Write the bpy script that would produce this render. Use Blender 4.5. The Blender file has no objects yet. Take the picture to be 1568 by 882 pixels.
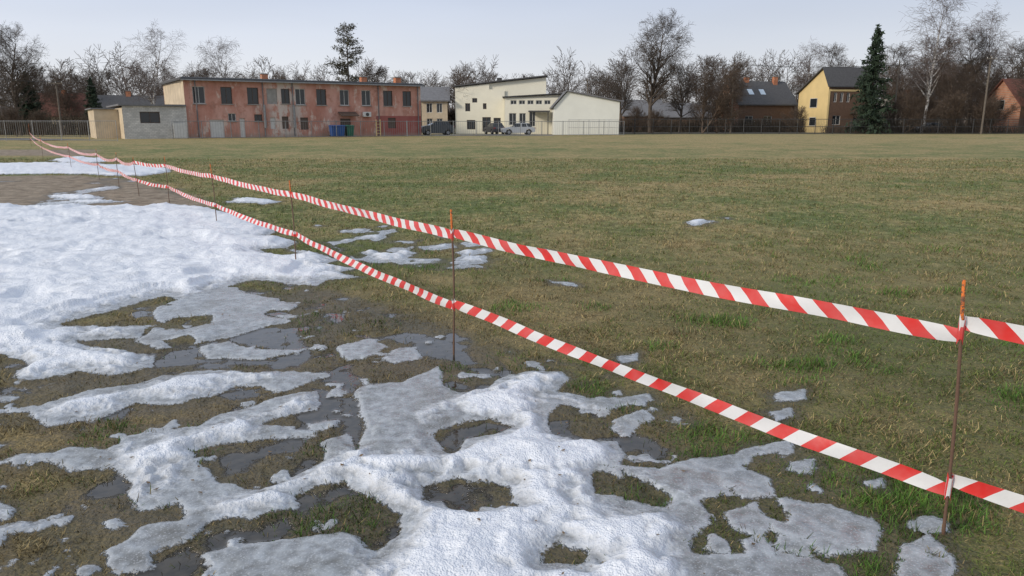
import bpy, bmesh, math, random
import numpy as np
from math import sin, cos, pi, radians
random.seed(3)
scene = bpy.context.scene
scene.view_settings.view_transform = 'Standard'
try: scene.view_settings.look = 'None'
except Exception: pass
scene.view_settings.exposure = 0

# ---------- surveyed camera: 1.6 m eye height, 12.45 deg down ----------
F = 1150.0; PITCH = radians(12.45); CH = 1.6
cp, sp = cos(PITCH), sin(PITCH)
def ray(a, b):
    u, v = a-784, b-441
    fw = F*cp - v*sp
    return u/fw, -(F*sp+v*cp)/fw
def G(a, b):            # ground point
    kx, kz = ray(a, b); Y = -CH/kz
    return (kx*Y, Y)
def AT(a, b, d):        # point at depth d
    kx, kz = ray(a, b); return (kx*d, d, CH+kz*d)

cam = bpy.data.cameras.new("camera"); camo = bpy.data.objects.new("camera", cam)
scene.collection.objects.link(camo)
camo.location = (0, 0, CH); camo.rotation_euler = (pi/2-PITCH, 0, 0)
cam.sensor_width = 36; cam.lens = 36*F/1568; cam.clip_end = 3000; cam.clip_start = 0.05
scene.camera = camo

# ---------- helpers ----------
def link(o, parent=None):
    scene.collection.objects.link(o)
    if parent: o.parent = parent
    return o
def empty(name, loc=(0,0,0), rz=0):
    e = bpy.data.objects.new(name, None); e.location = loc; e.rotation_euler = (0,0,rz)
    e.empty_display_size = .3
    return link(e)
def mesh_obj(name, verts, faces, mat, parent=None, recalc=True, smooth=False, bevel=0):
    me = bpy.data.meshes.new(name); me.from_pydata([tuple(v) for v in verts], [], faces)
    if recalc:
        bm = bmesh.new(); bm.from_mesh(me); bmesh.ops.recalc_face_normals(bm, faces=bm.faces); bm.to_mesh(me); bm.free()
    if mat: me.materials.append(mat)
    if smooth:
        me.polygons.foreach_set('use_smooth', [True]*len(me.polygons))
    o = bpy.data.objects.new(name, me); link(o, parent)
    if bevel:
        m = o.modifiers.new('b', 'BEVEL'); m.width = bevel; m.segments = 2; m.limit_method='ANGLE'
    return o
def fast_mesh(name, V, Fc, mat, parent=None, smooth=False, lnk=True):
    V = np.asarray(V, dtype=np.float32); Fc = np.asarray(Fc, dtype=np.int32)
    me = bpy.data.meshes.new(name); k = Fc.shape[1]
    me.vertices.add(len(V)); me.vertices.foreach_set('co', V.ravel())
    me.loops.add(Fc.size); me.loops.foreach_set('vertex_index', Fc.ravel())
    me.polygons.add(len(Fc)); me.polygons.foreach_set('loop_start', np.arange(0, Fc.size, k, dtype=np.int32))
    try: me.polygons.foreach_set('loop_total', np.full(len(Fc), k, dtype=np.int32))
    except Exception: pass
    me.update(calc_edges=True)
    if smooth: me.polygons.foreach_set('use_smooth', np.ones(len(Fc), dtype=bool))
    if mat: me.materials.append(mat)
    if not lnk: return me
    o = bpy.data.objects.new(name, me); link(o, parent); return o
def box(name, x0,x1,y0,y1,z0,z1, mat, parent=None, bevel=0):
    v=[(x0,y0,z0),(x1,y0,z0),(x1,y1,z0),(x0,y1,z0),(x0,y0,z1),(x1,y0,z1),(x1,y1,z1),(x0,y1,z1)]
    f=[(0,3,2,1),(4,5,6,7),(0,1,5,4),(1,2,6,5),(2,3,7,6),(3,0,4,7)]
    return mesh_obj(name,v,f,mat,parent,bevel=bevel)
def boxes(name, lst, mat, parent=None):
    v=[];f=[]
    for (x0,x1,y0,y1,z0,z1) in lst:
        n=len(v)
        v+=[(x0,y0,z0),(x1,y0,z0),(x1,y1,z0),(x0,y1,z0),(x0,y0,z1),(x1,y0,z1),(x1,y1,z1),(x0,y1,z1)]
        f+=[tuple(n+i for i in q) for q in [(0,3,2,1),(4,5,6,7),(0,1,5,4),(1,2,6,5),(2,3,7,6),(3,0,4,7)]]
    return mesh_obj(name,v,f,mat,parent,recalc=False)
def prism(name, prof, a0, a1, mat, parent=None, axis='y', bevel=0):
    n=len(prof)
    if axis=='y': v=[(p[0],a0,p[1]) for p in prof]+[(p[0],a1,p[1]) for p in prof]
    else: v=[(a0,p[0],p[1]) for p in prof]+[(a1,p[0],p[1]) for p in prof]
    f=[tuple(range(n)),tuple(range(2*n-1,n-1,-1))]+[(i,(i+1)%n,n+(i+1)%n,n+i) for i in range(n)]
    return mesh_obj(name,v,f,mat,parent,bevel=bevel)
def loft(name, b, t, z0, z1, mat, parent=None, bevel=0):
    v=[(b[0],b[2],z0),(b[1],b[2],z0),(b[1],b[3],z0),(b[0],b[3],z0),(t[0],t[2],z1),(t[1],t[2],z1),(t[1],t[3],z1),(t[0],t[3],z1)]
    f=[(0,3,2,1),(4,5,6,7),(0,1,5,4),(1,2,6,5),(2,3,7,6),(3,0,4,7)]
    return mesh_obj(name,v,f,mat,parent,bevel=bevel)
def cyl(name, p0, p1, r0, r1, mat, parent=None, n=10):
    p0=np.array(p0,float);p1=np.array(p1,float);d=p1-p0;d/=np.linalg.norm(d)
    a=np.cross(d,[0,0,1.0]) if abs(d[2])<.9 else np.cross(d,[1.0,0,0]);a/=np.linalg.norm(a);b=np.cross(d,a)
    v=[];
    for p,r in((p0,r0),(p1,r1)):
        for i in range(n):
            t=2*pi*i/n; v.append(tuple(p+r*(cos(t)*a+sin(t)*b)))
    f=[(i,(i+1)%n,n+(i+1)%n,n+i) for i in range(n)]+[tuple(range(n)),tuple(range(2*n-1,n-1,-1))]
    return mesh_obj(name,v,f,mat,parent)

# ---------- materials ----------
class NT:
    def __init__(s, name):
        s.m=bpy.data.materials.new(name); s.m.use_nodes=True; s.t=s.m.node_tree; s.b=s.t.nodes['Principled BSDF']
        s.out=s.t.nodes['Material Output']
    def n(s, ty, **k):
        x=s.t.nodes.new(ty)
        for a,b in k.items(): setattr(x,a,b)
        return x
    def l(s,a,b): s.t.links.new(a,b)
    def setin(s,node,i,val):
        if isinstance(val,bpy.types.NodeSocket): s.l(val,node.inputs[i])
        else: node.inputs[i].default_value=val
    def math(s,op,a,b=0.0,c=0.0,clamp=False):
        x=s.n('ShaderNodeMath',operation=op,use_clamp=clamp); s.setin(x,0,a); s.setin(x,1,b)
        if op in('MULTIPLY_ADD',): s.setin(x,2,c)
        return x.outputs[0]
    def noise(s,scale,detail=3,rough=.5,vec=None,dim='3D'):
        x=s.n('ShaderNodeTexNoise'); x.inputs['Scale'].default_value=scale; x.inputs['Detail'].default_value=detail; x.inputs['Roughness'].default_value=rough
        if vec is not None: s.l(vec,x.inputs['Vector'])
        return x.outputs['Fac']
    def mr(s,v,a,b,c=0.0,d=1.0,smooth=False):
        x=s.n('ShaderNodeMapRange'); 
        if smooth: x.interpolation_type='SMOOTHSTEP'
        s.setin(x,0,v)
        for i,q in enumerate((a,b,c,d)): s.setin(x,i+1,q)
        return x.outputs[0]
    def mix(s,f,a,b):
        x=s.n('ShaderNodeMix',data_type='RGBA'); s.setin(x,0,f)
        for i,q in((6,a),(7,b)):
            if isinstance(q,(tuple,list)): q=tuple(q)+((1,) if len(q)==3 else ())
            s.setin(x,i,q)
        return x.outputs[2]
    def fmix(s,f,a,b):
        x=s.n('ShaderNodeMix',data_type='FLOAT'); s.setin(x,0,f); s.setin(x,2,a); s.setin(x,3,b); return x.outputs[0]
    def attr(s,nm,col=False):
        x=s.n('ShaderNodeAttribute',attribute_name=nm); return x.outputs['Color'] if col else x.outputs['Fac']
    def bump(s,h,strength=.5,dist=.01,prev=None):
        x=s.n('ShaderNodeBump'); x.inputs['Strength'].default_value=strength; x.inputs['Distance'].default_value=dist; s.l(h,x.inputs['Height'])
        if prev is not None: s.l(prev,x.inputs['Normal'])
        return x.outputs[0]
    def pos(s): return s.n('ShaderNodeNewGeometry').outputs['Position']
    def obj(s): return s.n('ShaderNodeTexCoord').outputs['Object']

def simple(name, col, rough=.7, var=.25, scale=3.0, metal=0, col2=None, bump=0, detail=3):
    k=NT(name); o=k.obj()
    f=k.noise(scale,detail,.6,o)
    f=k.mr(f,.3,.7)
    c2=col2 if col2 else tuple(c*(1-var) for c in col)
    c=k.mix(f,col,c2); k.l(c,k.b.inputs['Base Color'])
    k.b.inputs['Roughness'].default_value=rough; k.b.inputs['Metallic'].default_value=metal
    if bump: k.l(k.bump(k.noise(scale*6,3,.6,o),.5,bump),k.b.inputs['Normal'])
    return k.m

M={}
M['bark']=simple('bark_brown',(.105,.083,.066),.95,.4,2,detail=1)
M['bark2']=simple('bark_reddish',(.125,.09,.066),.95,.4,2,detail=1)
M['bark_far']=simple('bark_hazy',(.14,.12,.11),1,.25,.5,detail=1)  # distance haze painted into the bark colour, paler and greyer
def birch_mat():
    k=NT('birch_bark'); o=k.obj()
    f=k.mr(k.noise(3,3,.7,o),.45,.6)
    g=k.mr(k.attr('thick'),.03,.09)
    c=k.mix(f,(.60,.58,.55),(.12,.1,.09)); c=k.mix(g,(.125,.095,.085),c)
    k.l(c,k.b.inputs['Base Color']); k.b.inputs['Roughness'].default_value=.9; return k.m
M['birch']=birch_mat()
M['spruce']=simple('spruce_needles',(.03,.055,.03),.9,.5,1.2,detail=2)
M['pine']=simple('pine_needles',(.09,.085,.055),.9,.5,1.2,detail=2)
M['roof_dark']=simple('roof_dark',(.085,.085,.09),.8,.3,4)
M['roof_grey']=simple('roof_grey',(.18,.18,.19),.7,.3,3)
M['roof_red']=simple('roof_red',(.19,.075,.055),.8,.4,2)
k=NT('window_glass'); k.b.inputs['Base Color'].default_value=(.02,.025,.03,1); k.b.inputs['Roughness'].default_value=.08
k.l(k.bump(k.noise(1.5,2,.5,k.obj()),.15,.05),k.b.inputs['Normal']); M['glass']=k.m
M['frame_w']=simple('frame_white',(.6,.6,.58),.5,.15)
M['frame_b']=simple('frame_brown',(.10,.07,.055),.6,.2)
M['metal']=simple('galvanised_metal',(.3,.31,.32),.5,.3,5,.4)
M['metal_dark']=simple('dark_fence_steel',(.08,.08,.08),.6,.3,5,.3)
M['concrete']=simple('concrete',(.36,.35,.33),.9,.35,1.5)
M['wood_pole']=simple('weathered_wood',(.16,.135,.11),.9,.3,4)
M['cream']=simple('cream_render',(.82,.79,.66),.85,.08,.6)
M['white_r']=simple('white_render',(.76,.77,.71),.85,.1,.4)
M['asphalt']=simple('asphalt',(.09,.09,.092),.9,.35,1.5)
M['black']=simple('black_rubber',(.02,.02,.02),.8,.2)

def red_plaster():
    k=NT('peeling_red_plaster'); o=k.obj()
    mp=k.n('ShaderNodeMapping'); mp.inputs['Scale'].default_value=(1,1,.45); k.l(o,mp.inputs[0]); s=mp.outputs[0]
    f=k.mr(k.noise(.55,6,.65,s),.38,.62)
    c=k.mix(f,(.42,.185,.135),(.56,.32,.26))
    p=k.mr(k.noise(.9,8,.7,s),.55,.61); c=k.mix(k.math('MULTIPLY',p,.85),c,(.62,.50,.43))
    br=k.n('ShaderNodeTexBrick'); br.inputs['Scale'].default_value=3.2
    mpb=k.n('ShaderNodeMapping'); mpb.inputs['Rotation'].default_value=(pi/2,0,0); k.l(o,mpb.inputs[0]); k.l(mpb.outputs[0],br.inputs[0])
    br.inputs['Color1'].default_value=(.42,.16,.1,1);br.inputs['Color2'].default_value=(.34,.12,.08,1);br.inputs['Mortar'].default_value=(.45,.33,.27,1)
    q=k.mr(k.noise(.8,5,.6,o),.56,.60); c=k.mix(k.math('MULTIPLY',q,.7),c,br.outputs[0])
    st=k.mr(k.noise(1.2,7,.75,s),.52,.72); c=k.mix(k.math('MULTIPLY',st,.55),c,(.16,.10,.085))
    sx=k.n('ShaderNodeSeparateXYZ'); k.l(o,sx.inputs[0]); X=sx.outputs[0]; Z=sx.outputs[2]
    nz=k.math('MULTIPLY',k.noise(1.5,6,.7,o),2.4)
    a=k.mr(k.math('ABSOLUTE',k.math('SUBTRACT',k.math('ADD',X,nz),11.4)),2.2,1.2); g=k.mr(k.noise(1.7,6,.7,s),.42,.50)
    c=k.mix(k.math('MULTIPLY',k.math('MULTIPLY',a,g),.85),c,(.58,.52,.47))
    d=k.math('MULTIPLY',k.mr(X,20.4,20.5),k.mr(Z,2.35,2.3)); c=k.mix(k.math('MULTIPLY',d,.85),c,(.27,.07,.065))
    e=k.mr(k.math('ADD',Z,k.math('MULTIPLY',k.noise(1,4,.6,o),.8)),.9,.5); c=k.mix(k.math('MULTIPLY',e,.6),c,(.3,.24,.2))
    k.l(c,k.b.inputs['Base Color']); k.b.inputs['Roughness'].default_value=.9; return k.m
M['redp']=red_plaster()
def brickm(name,c1,c2,mo,scale=3.0):
    k=NT(name); o=k.obj(); mpb=k.n('ShaderNodeMapping'); mpb.inputs['Rotation'].default_value=(pi/2,0,0); k.l(o,mpb.inputs[0])
    br=k.n('ShaderNodeTexBrick'); br.inputs['Scale'].default_value=scale; k.l(mpb.outputs[0],br.inputs[0])
    br.inputs['Color1'].default_value=c1+(1,);br.inputs['Color2'].default_value=c2+(1,);br.inputs['Mortar'].default_value=mo+(1,)
    c=k.mix(k.mr(k.noise(.9,6,.7,o),.4,.7,0,.6),br.outputs[0],tuple(x*.55 for x in c2)); k.l(c,k.b.inputs['Base Color']); k.b.inputs['Roughness'].default_value=.9; return k.m
M['wbrick']=brickm('grey_white_brick',(.66,.64,.6),(.52,.51,.48),(.36,.36,.34),1.6)
M['beige']=simple('beige_plaster',(.66,.55,.40),.9,.35,.7)
M['obrick']=brickm('orange_brick',(.58,.22,.10),(.48,.17,.08),(.4,.3,.24),2)
M['yellow']=simple('yellow_cladding',(.76,.58,.28),.8,.12,.6)
M['brownw']=simple('brown_cladding',(.15,.09,.06),.8,.3,3)

# ---------- world + sun ----------
SUN_EL=radians(24); SUN_AZ=radians(-122)   # low hazy sun to the left, slightly behind
w=bpy.data.worlds.new("World"); scene.world=w; w.use_nodes=True; nt=w.node_tree; bg=nt.nodes['Background']
sky=nt.nodes.new('ShaderNodeTexSky'); sky.sky_type='NISHITA'; sky.sun_disc=False; sky.sun_elevation=SUN_EL; sky.sun_rotation=SUN_AZ
sky.dust_density=2.5
tc=nt.nodes.new('ShaderNodeTexCoord'); sep=nt.nodes.new('ShaderNodeSeparateXYZ'); nt.links.new(tc.outputs['Generated'],sep.inputs[0])
ramp=nt.nodes.new('ShaderNodeValToRGB'); cr=ramp.color_ramp
cr.elements[0].position=0.0; cr.elements[0].color=(9.4,9.3,9.3,1)
cr.elements[1].position=.55; cr.elements[1].color=(6.9,7.6,8.8,1)
e=cr.elements.new(.06); e.color=(8.5,8.8,9.4,1); e=cr.elements.new(.17); e.color=(6.6,7.4,9.2,1)
nt.links.new(sep.outputs[2],ramp.inputs[0])
mp=nt.nodes.new('ShaderNodeMapping'); mp.inputs['Scale'].default_value=(1.3,1.3,8); nt.links.new(tc.outputs['Generated'],mp.inputs[0])
nz=nt.nodes.new('ShaderNodeTexNoise'); nz.inputs['Scale'].default_value=1.4; nz.inputs['Detail'].default_value=4; nz.inputs['Roughness'].default_value=.45; nt.links.new(mp.outputs[0],nz.inputs[0])
mr=nt.nodes.new('ShaderNodeMapRange'); nt.links.new(nz.outputs['Fac'],mr.inputs[0]); mr.inputs[1].default_value=.3; mr.inputs[2].default_value=.7; mr.inputs[3].default_value=.96; mr.inputs[4].default_value=1.06
lx=nt.nodes.new('ShaderNodeMapRange'); nt.links.new(sep.outputs[0],lx.inputs[0]); lx.inputs[1].default_value=-.7; lx.inputs[2].default_value=.3; lx.inputs[3].default_value=1.14; lx.inputs[4].default_value=.98
mu=nt.nodes.new('ShaderNodeMath'); mu.operation='MULTIPLY'; nt.links.new(mr.outputs[0],mu.inputs[0]); nt.links.new(lx.outputs[0],mu.inputs[1])
vm=nt.nodes.new('ShaderNodeVectorMath'); vm.operation='SCALE'; nt.links.new(ramp.outputs[0],vm.inputs[0]); nt.links.new(mu.outputs[0],vm.inputs['Scale'])
mx=nt.nodes.new('ShaderNodeMix'); mx.data_type='RGBA'; mx.inputs[0].default_value=.88
nt.links.new(sky.outputs[0],mx.inputs[6]); nt.links.new(vm.outputs[0],mx.inputs[7]); nt.links.new(mx.outputs[2],bg.inputs[0]); bg.inputs[1].default_value=.09
sl=bpy.data.lights.new('sun','SUN'); sl.energy=2.3; sl.angle=radians(9); sl.color=(1,.89,.74)
so=bpy.data.objects.new('sun',sl); link(so)
from mathutils import Vector
sd=Vector((sin(SUN_AZ)*cos(SUN_EL),cos(SUN_AZ)*cos(SUN_EL),sin(SUN_EL)))
so.rotation_euler=sd.to_track_quat('Z','Y').to_euler()

# ---------- noise ----------
_r=np.random.RandomState(11); PERM=_r.permutation(4096); VAL=_r.rand(4096)*2-1
def vnoise(x,y,seed=0):
    xi=np.floor(x).astype(np.int64); yi=np.floor(y).astype(np.int64); fx=x-xi; fy=y-yi
    fx=fx*fx*(3-2*fx); fy=fy*fy*(3-2*fy)
    def h(a,b): return VAL[PERM[(PERM[(a+seed*131)&4095]+b)&4095]]
    return (h(xi,yi)*(1-fx)+h(xi+1,yi)*fx)*(1-fy)+(h(xi,yi+1)*(1-fx)+h(xi+1,yi+1)*fx)*fy
def fbm(x,y,sc,o=3,seed=0):
    s=0;a=1;t=0
    for i in range(o):
        s=s+a*vnoise(x*sc+17.3*i,y*sc-9.1*i,seed+i); t+=a; a*=.5; sc*=2.03
    return s/t
def sstep(v,a,b):
    t=np.clip((v-a)/(b-a),0,1); return t*t*(3-2*t)

# ---------- snow map (traced on the ground plane, metres) ----------
def PL(pts): return np.array([G(*p) for p in pts])
SN=[
 [(-500,318),(-60,314),(0,315),(60,318),(130,315),(220,318),(262,314),(330,322),(385,336),(430,352),(405,362),(455,370),(440,380),(485,388),(520,398),(500,405),(545,412),(515,418),(553,424),(500,430),(480,438),(430,432),(380,430),(345,440),(300,462),(250,455),(190,470),(150,482),(110,490),(90,497),(150,503),(235,500),(215,516),(110,522),(160,533),(240,543),(238,560),(180,575),(120,570),(60,580),(20,587),(25,568),(50,557),(5,548),(-60,545),(-300,560)],
 [(240,470),(345,438),(430,460),(400,480),(445,490),(400,500),(345,518),(300,528),(240,535),(205,520),(250,500),(230,485)],
 [(390,466),(420,461),(455,466),(445,475),(400,476)],
 [(305,532),(350,525),(400,534),(455,538),(400,548),(320,546)],
 [(50,628),(80,618),(130,603),(200,590),(250,573),(320,566),(400,570),(430,566),(510,568),(470,585),(420,602),(390,590),(330,602),(280,617),(200,618),(150,637),(110,645),(75,653),(55,642)],
 [(75,702),(110,685),(170,690),(200,670),(300,658),(330,638),(400,615),(480,600),(487,625),(440,635),(390,650),(450,655),(440,668),(350,675),(290,692),(305,715),(335,737),(390,745),(440,735),(495,703),(490,680),(530,665),(545,690),(560,660),(552,620),(545,600),(560,588),(620,585),(668,560),(672,590),(700,600),(740,595),(780,573),(860,570),(872,580),(850,600),(900,612),(950,612),(1000,605),(1003,613),(960,624),(935,630),(860,620),(838,635),(845,665),(900,672),(945,675),(962,700),(950,717),(1010,722),(1040,708),(1090,700),(1140,685),(1215,673),(1210,692),(1150,705),(1130,714),(1180,732),(1190,760),(1140,764),(1100,755),(1065,770),(1090,792),(1060,822),(1050,850),(1100,857),(1150,850),(1200,850),(1290,872),(1330,960),(280,960),(335,872),(320,845),(390,833),(450,822),(520,815),(575,852),(612,818),(622,790),(590,775),(555,760),(520,738),(480,742),(445,757),(450,775),(400,787),(350,790),(320,800),(290,832),(230,847),(240,865),(180,872),(155,852),(200,830),(215,812),(290,798),(280,768),(220,782),(198,757),(212,735),(180,712),(120,718)],
 [(1108,787),(1160,770),(1182,800),(1160,824),(1120,815)],
 [(1195,765),(1260,770),(1340,800),(1338,840),(1270,857),(1235,835),(1200,820),(1215,790)],
 [(1130,835),(1160,820),(1185,850),(1150,862)],
 [(1380,832),(1420,820),(1450,855),(1470,960),(1370,960)],
 [(1390,800),(1430,795),(1425,814)],
 [(1205,704),(1245,704),(1235,724),(1210,718)],[(1300,795),(1330,792),(1335,808),(1310,812)],
 [(1183,604),(1230,597),(1232,611),(1190,615)],[(1185,635),(1210,625),(1218,640),(1195,648)],
 [(1318,735),(1350,730),(1350,742),(1325,744)],
 [(940,642),(985,630),(1003,638),(975,652),(960,667),(938,658)],
 [(518,532),(570,518),(592,530),(560,550),(535,550)],
 [(585,550),(600,535),(628,530),(640,545),(605,558)],
 [(470,648),(520,642),(512,655),(480,658)],
 [(945,545),(975,540),(970,552),(950,556)],
 [(-60,800),(0,806),(50,798),(92,800),(60,815),(0,828),(-60,830)],
 [(-60,765),(0,768),(28,775),(20,792),(-60,800)],[(-40,608),(0,606),(30,610),(10,618),(-40,620)],
 [(158,802),(180,795),(188,806),(170,815)],[(75,790),(95,785),(90,795)],
 [(585,392),(610,386),(640,392),(620,402),(595,402)],[(690,404),(700,394),(745,392),(752,402),(720,408)],
 [(840,432),(880,434),(885,438),(850,437)],
 [(1052,341),(1075,336),(1098,341),(1085,346),(1060,346)],[(1108,334),(1122,333),(1120,337)],
 [(525,353),(560,349),(575,354),(545,357)],[(640,378),(690,372),(700,380),(660,384)],[(700,372),(740,368),(745,376),(710,378)],
 [(355,303),(400,306),(440,310),(400,313),(350,310)],
 [(-300,256),(0,251),(60,250),(130,251),(190,252),(262,258),(258,264),(215,270),(165,269),(130,267),(60,267),(0,268),(-300,270)],
 [(75,245),(105,240),(150,242),(185,246),(150,249),(95,249)],
 [(70,300),(105,298),(160,301),(150,306),(100,306)],[(55,309),(150,307),(210,309),(140,312)],
]
HOLES=[
 [(650,740),(700,732),(780,740),(787,765),(745,790),(680,780),(655,765)],
 [(903,727),(940,718),(1000,747),(1032,762),(1015,778),(950,772),(907,765)],
 [(826,848),(855,832),(902,850),(895,863),(835,864)],
 [(660,662),(700,650),(750,640),(787,655),(760,667),(720,672),(700,692),(678,690)],
 [(320,605),(360,590),(400,590),(415,600),(370,615),(330,615)],
 [(1085,762),(1130,758),(1155,768),(1105,785),(1085,778)],
 [(1140,700),(1190,690),(1195,698),(1155,712)],
 [(225,505),(260,488),(320,484),(325,495),(285,506)],[(240,520),(290,518),(315,524),(270,536)],
 [(395,383),(440,381),(450,392),(410,392)],[(165,485),(215,488),(195,500),(160,498)],
 [(55,668),(200,662),(190,672),(60,680)],[(0,574),(60,585),(20,592),(0,590)],
]
ICE=[  # thin grey ice, no white cover
 [(225,475),(345,438),(440,455),(470,500),(345,525),(240,540),(190,520)],
 [(295,524),(470,528),(455,552),(310,550)],
 [(545,580),(668,555),(680,600),(640,640),(650,690),(600,700),(560,690),(545,640)],
 [(380,460),(460,460),(460,480),(390,480)],
 [(975,715),(1220,665),(1225,770),(1130,775),(1050,760),(1000,745)],
 [(510,512),(650,520),(650,560),(520,556)],
 [(150,770),(300,760),(330,800),(240,880),(140,880)],
 [(60,685),(190,680),(200,730),(90,725)],
 [(335,840),(530,812),(560,870),(470,960),(280,960)],
 [(660,785),(780,785),(800,830),(680,830)],
 [(310,600),(480,600),(490,640),(300,650)],
 [(380,590),(520,560),(515,640),(400,640)],
 [(900,765),(1060,765),(1070,800),(940,805)],
 [(1100,765),(1480,765),(1480,960),(1050,960)],
 [(850,600),(1010,595),(1010,680),(930,680),(940,640)],
 [(270,690),(380,690),(430,790),(330,800)],
 [(1180,590),(1240,590),(1240,660),(1180,660)],[(1000,840),(1120,800),(1300,860),(1300,960),(1000,960)],
]
WHT=[  # thick white crust
 [(560,745),(530,715),(560,700),(620,700),(690,700),(740,680),(800,655),(790,640),(730,630),(700,615),(760,590),(850,578),(850,592),(800,610),(830,640),(840,668),(920,682),(940,700),(895,722),(895,768),(930,800),(1010,800),(1040,815),(1030,850),(960,960),(560,960),(600,860),(640,830),(645,790),(600,765)],
 [(60,640),(110,618),(210,600),(290,578),(400,577),(310,598),(200,610),(130,632)],
 [(200,700),(300,668),(400,640),(470,610),(470,622),(380,645),(300,690),(240,760),(215,760)],
 [(420,745),(500,715),(550,690),(560,740),(480,738)],[(330,775),(420,755),(440,765),(360,785)],
]
WAT=[
 [(590,512),(640,506),(700,525),(722,550),(775,572),(740,580),(690,552),(650,545),(620,528)],
 [(300,848),(380,815),(440,790),(458,798),(440,822),(380,838),(310,862)],
 [(660,680),(700,655),(760,655),(700,690)],
 [(490,570),(540,560),(560,575),(545,600),(555,640),(555,690),(525,670),(520,610)],
 [(960,672),(1030,685),(1020,705),(985,700)],[(325,600),(400,592),(410,602),(350,612)],
 [(200,540),(320,532),(350,550),(240,562)],[(400,740),(440,730),(460,700),(490,700),(450,740)],
 [(470,590),(520,600),(540,650),(500,640)],[(320,500),(450,500),(480,540),(460,560),(350,556),(455,540),(345,520)],
 [(0,590),(60,590),(60,600),(0,604)],[(200,870),(300,835),(330,850),(280,900),(200,900)],
]
SN=[PL(p) for p in SN]; HOLES=[PL(p) for p in HOLES]; ICE=[PL(p) for p in ICE]; WAT=[PL(p) for p in WAT]; WHT=[PL(p) for p in WHT]
RSC=PL([(470,345),(620,345),(760,368),(850,385),(830,412),(640,412),(540,400),(500,370)])
RWET=PL([(0,560),(200,470),(460,430),(700,500),(800,580),(1050,690),(1120,800),(900,900),(300,900),(60,800),(200,700)])
RSL=PL([(0,560),(260,470),(460,440),(700,520),(1000,590),(1100,690),(1450,790),(1450,950),(-100,950),(-100,600)])
RLUSH=PL([(985,615),(1080,625),(1260,680),(1400,740),(1568,860),(1568,960),(1150,960),(1290,780),(1180,690),(1040,690)])
DIRT=PL([(-400,272),(0,270),(120,268),(200,276),(300,300),(330,318),(250,320),(0,318),(-400,320)])
DIRT2=PL([(-200,225),(60,224),(170,222),(130,238),(0,238),(-200,242)])

def poly_sd(x,y,P,margin=.6):
    out=np.full(x.shape,-margin)
    mn=P.min(0)-margin; mxx=P.max(0)+margin
    m=(x>mn[0])&(x<mxx[0])&(y>mn[1])&(y<mxx[1])
    if not m.any(): return out
    X=x[m];Y=y[m]; d2=np.full(X.shape,1e9); ins=np.zeros(X.shape,bool)
    n=len(P)
    for i in range(n):
        ax,ay=P[i]; bx,by=P[(i+1)%n]; ex,ey=bx-ax,by-ay
        t=np.clip(((X-ax)*ex+(Y-ay)*ey)/(ex*ex+ey*ey+1e-12),0,1)
        d2=np.minimum(d2,(X-ax-t*ex)**2+(Y-ay-t*ey)**2)
        c=((ay>Y)!=(by>Y))
        if ey!=0: ins^=c&(X<(ex)*(Y-ay)/ey+ax)
    d=np.sqrt(d2); out[m]=np.clip(np.where(ins,d,-d),-margin,margin); return out

def fields(x,y):
    far=np.clip(y/6,.6,3)
    fine=.010*fbm(x,y,30,2,3)*np.clip(6/np.maximum(y,1),0,1)
    wx=x+far*(.045*fbm(x,y,2.6,2,1)+.026*fbm(x,y,11,2,2))+fine; wy=y+far*(.06*fbm(x,y,2.6,2,5)+.034*fbm(x,y,11,2,7))+fine
    s=np.full(x.shape,-.6)
    for P in SN: s=np.maximum(s,poly_sd(wx,wy,P))
    for P in HOLES: s=np.minimum(s,-poly_sd(wx,wy,P))
    a=.5*(fbm(x,y*.8,2.0,3,21)-.18); s=np.maximum(s,np.minimum(a,poly_sd(wx,wy,RSC)))
    dsd=poly_sd(x+.4*fbm(x,y,.8,3,71),y+.6*fbm(x,y,.8,3,72),DIRT)
    a=.5*(fbm(x,y*.6,.9,4,23)-.33); s=np.maximum(s,np.minimum(a,dsd))
    rs=poly_sd(x,y,RSL)
    a=.16*(fbm(x,y,6.5,3,31)-.47); s=np.maximum(s,np.minimum(a,rs))      # slush crumbs
    crumbs=a>=s-1e-9
    big=poly_sd(x,y,SN[0])
    eat=.12*(.66-fbm(x,y,7.5,3,35)); s=np.where((big<.3)&(y<9),np.minimum(s,np.maximum(eat,s-.08)),s)
    s=np.where((big<-.1)&(y<6),s+.010,s)
    w=s-.085+.10*fbm(x,y,3.5,3,41)*np.clip(3.0/np.maximum(y,1)+.3,0,1)
    w=np.where(big>-.02,np.maximum(w,s-.05+.08*fbm(x,y,1.6,3,43)),w)
    for P in ICE: w=np.minimum(w,-poly_sd(wx,wy,P)*1.0+.12*fbm(x,y,4,3,51)-.02)
    for P in WHT: w=np.maximum(w,np.minimum(poly_sd(wx,wy,P)+.035+.06*fbm(x,y,5,3,53),s-.025+.04*fbm(x,y,9,2,54)))
    w=np.where(s<.3,np.minimum(w,s-.014),w)
    w=np.where(crumbs,np.minimum(w,-.02),w)
    wa=np.full(x.shape,-.6)
    for P in WAT: wa=np.maximum(wa,np.minimum(poly_sd(wx,wy,P),.25*(fbm(x,y,6,3,64)+.5)))
    rw=poly_sd(wx,wy,RWET)
    wet=sstep(rw,-.4,.2)*(.45+.55*sstep(fbm(x,y,1.8,3,66)+.8*sstep(s,-.3,0),-.1,.7)); wet=np.maximum(wet,.85*sstep(s,-.12,-.01))
    a=.2*(fbm(x,y,4.5,3,61)-.26); wa=np.maximum(wa,np.minimum(a,rw))
    wa=np.minimum(wa,-s+.02)
    di=np.maximum(sstep(dsd,-.3,.3),sstep(poly_sd(x,y,DIRT2),-.4,.4))
    return s,w,wa,wet,di
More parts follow.
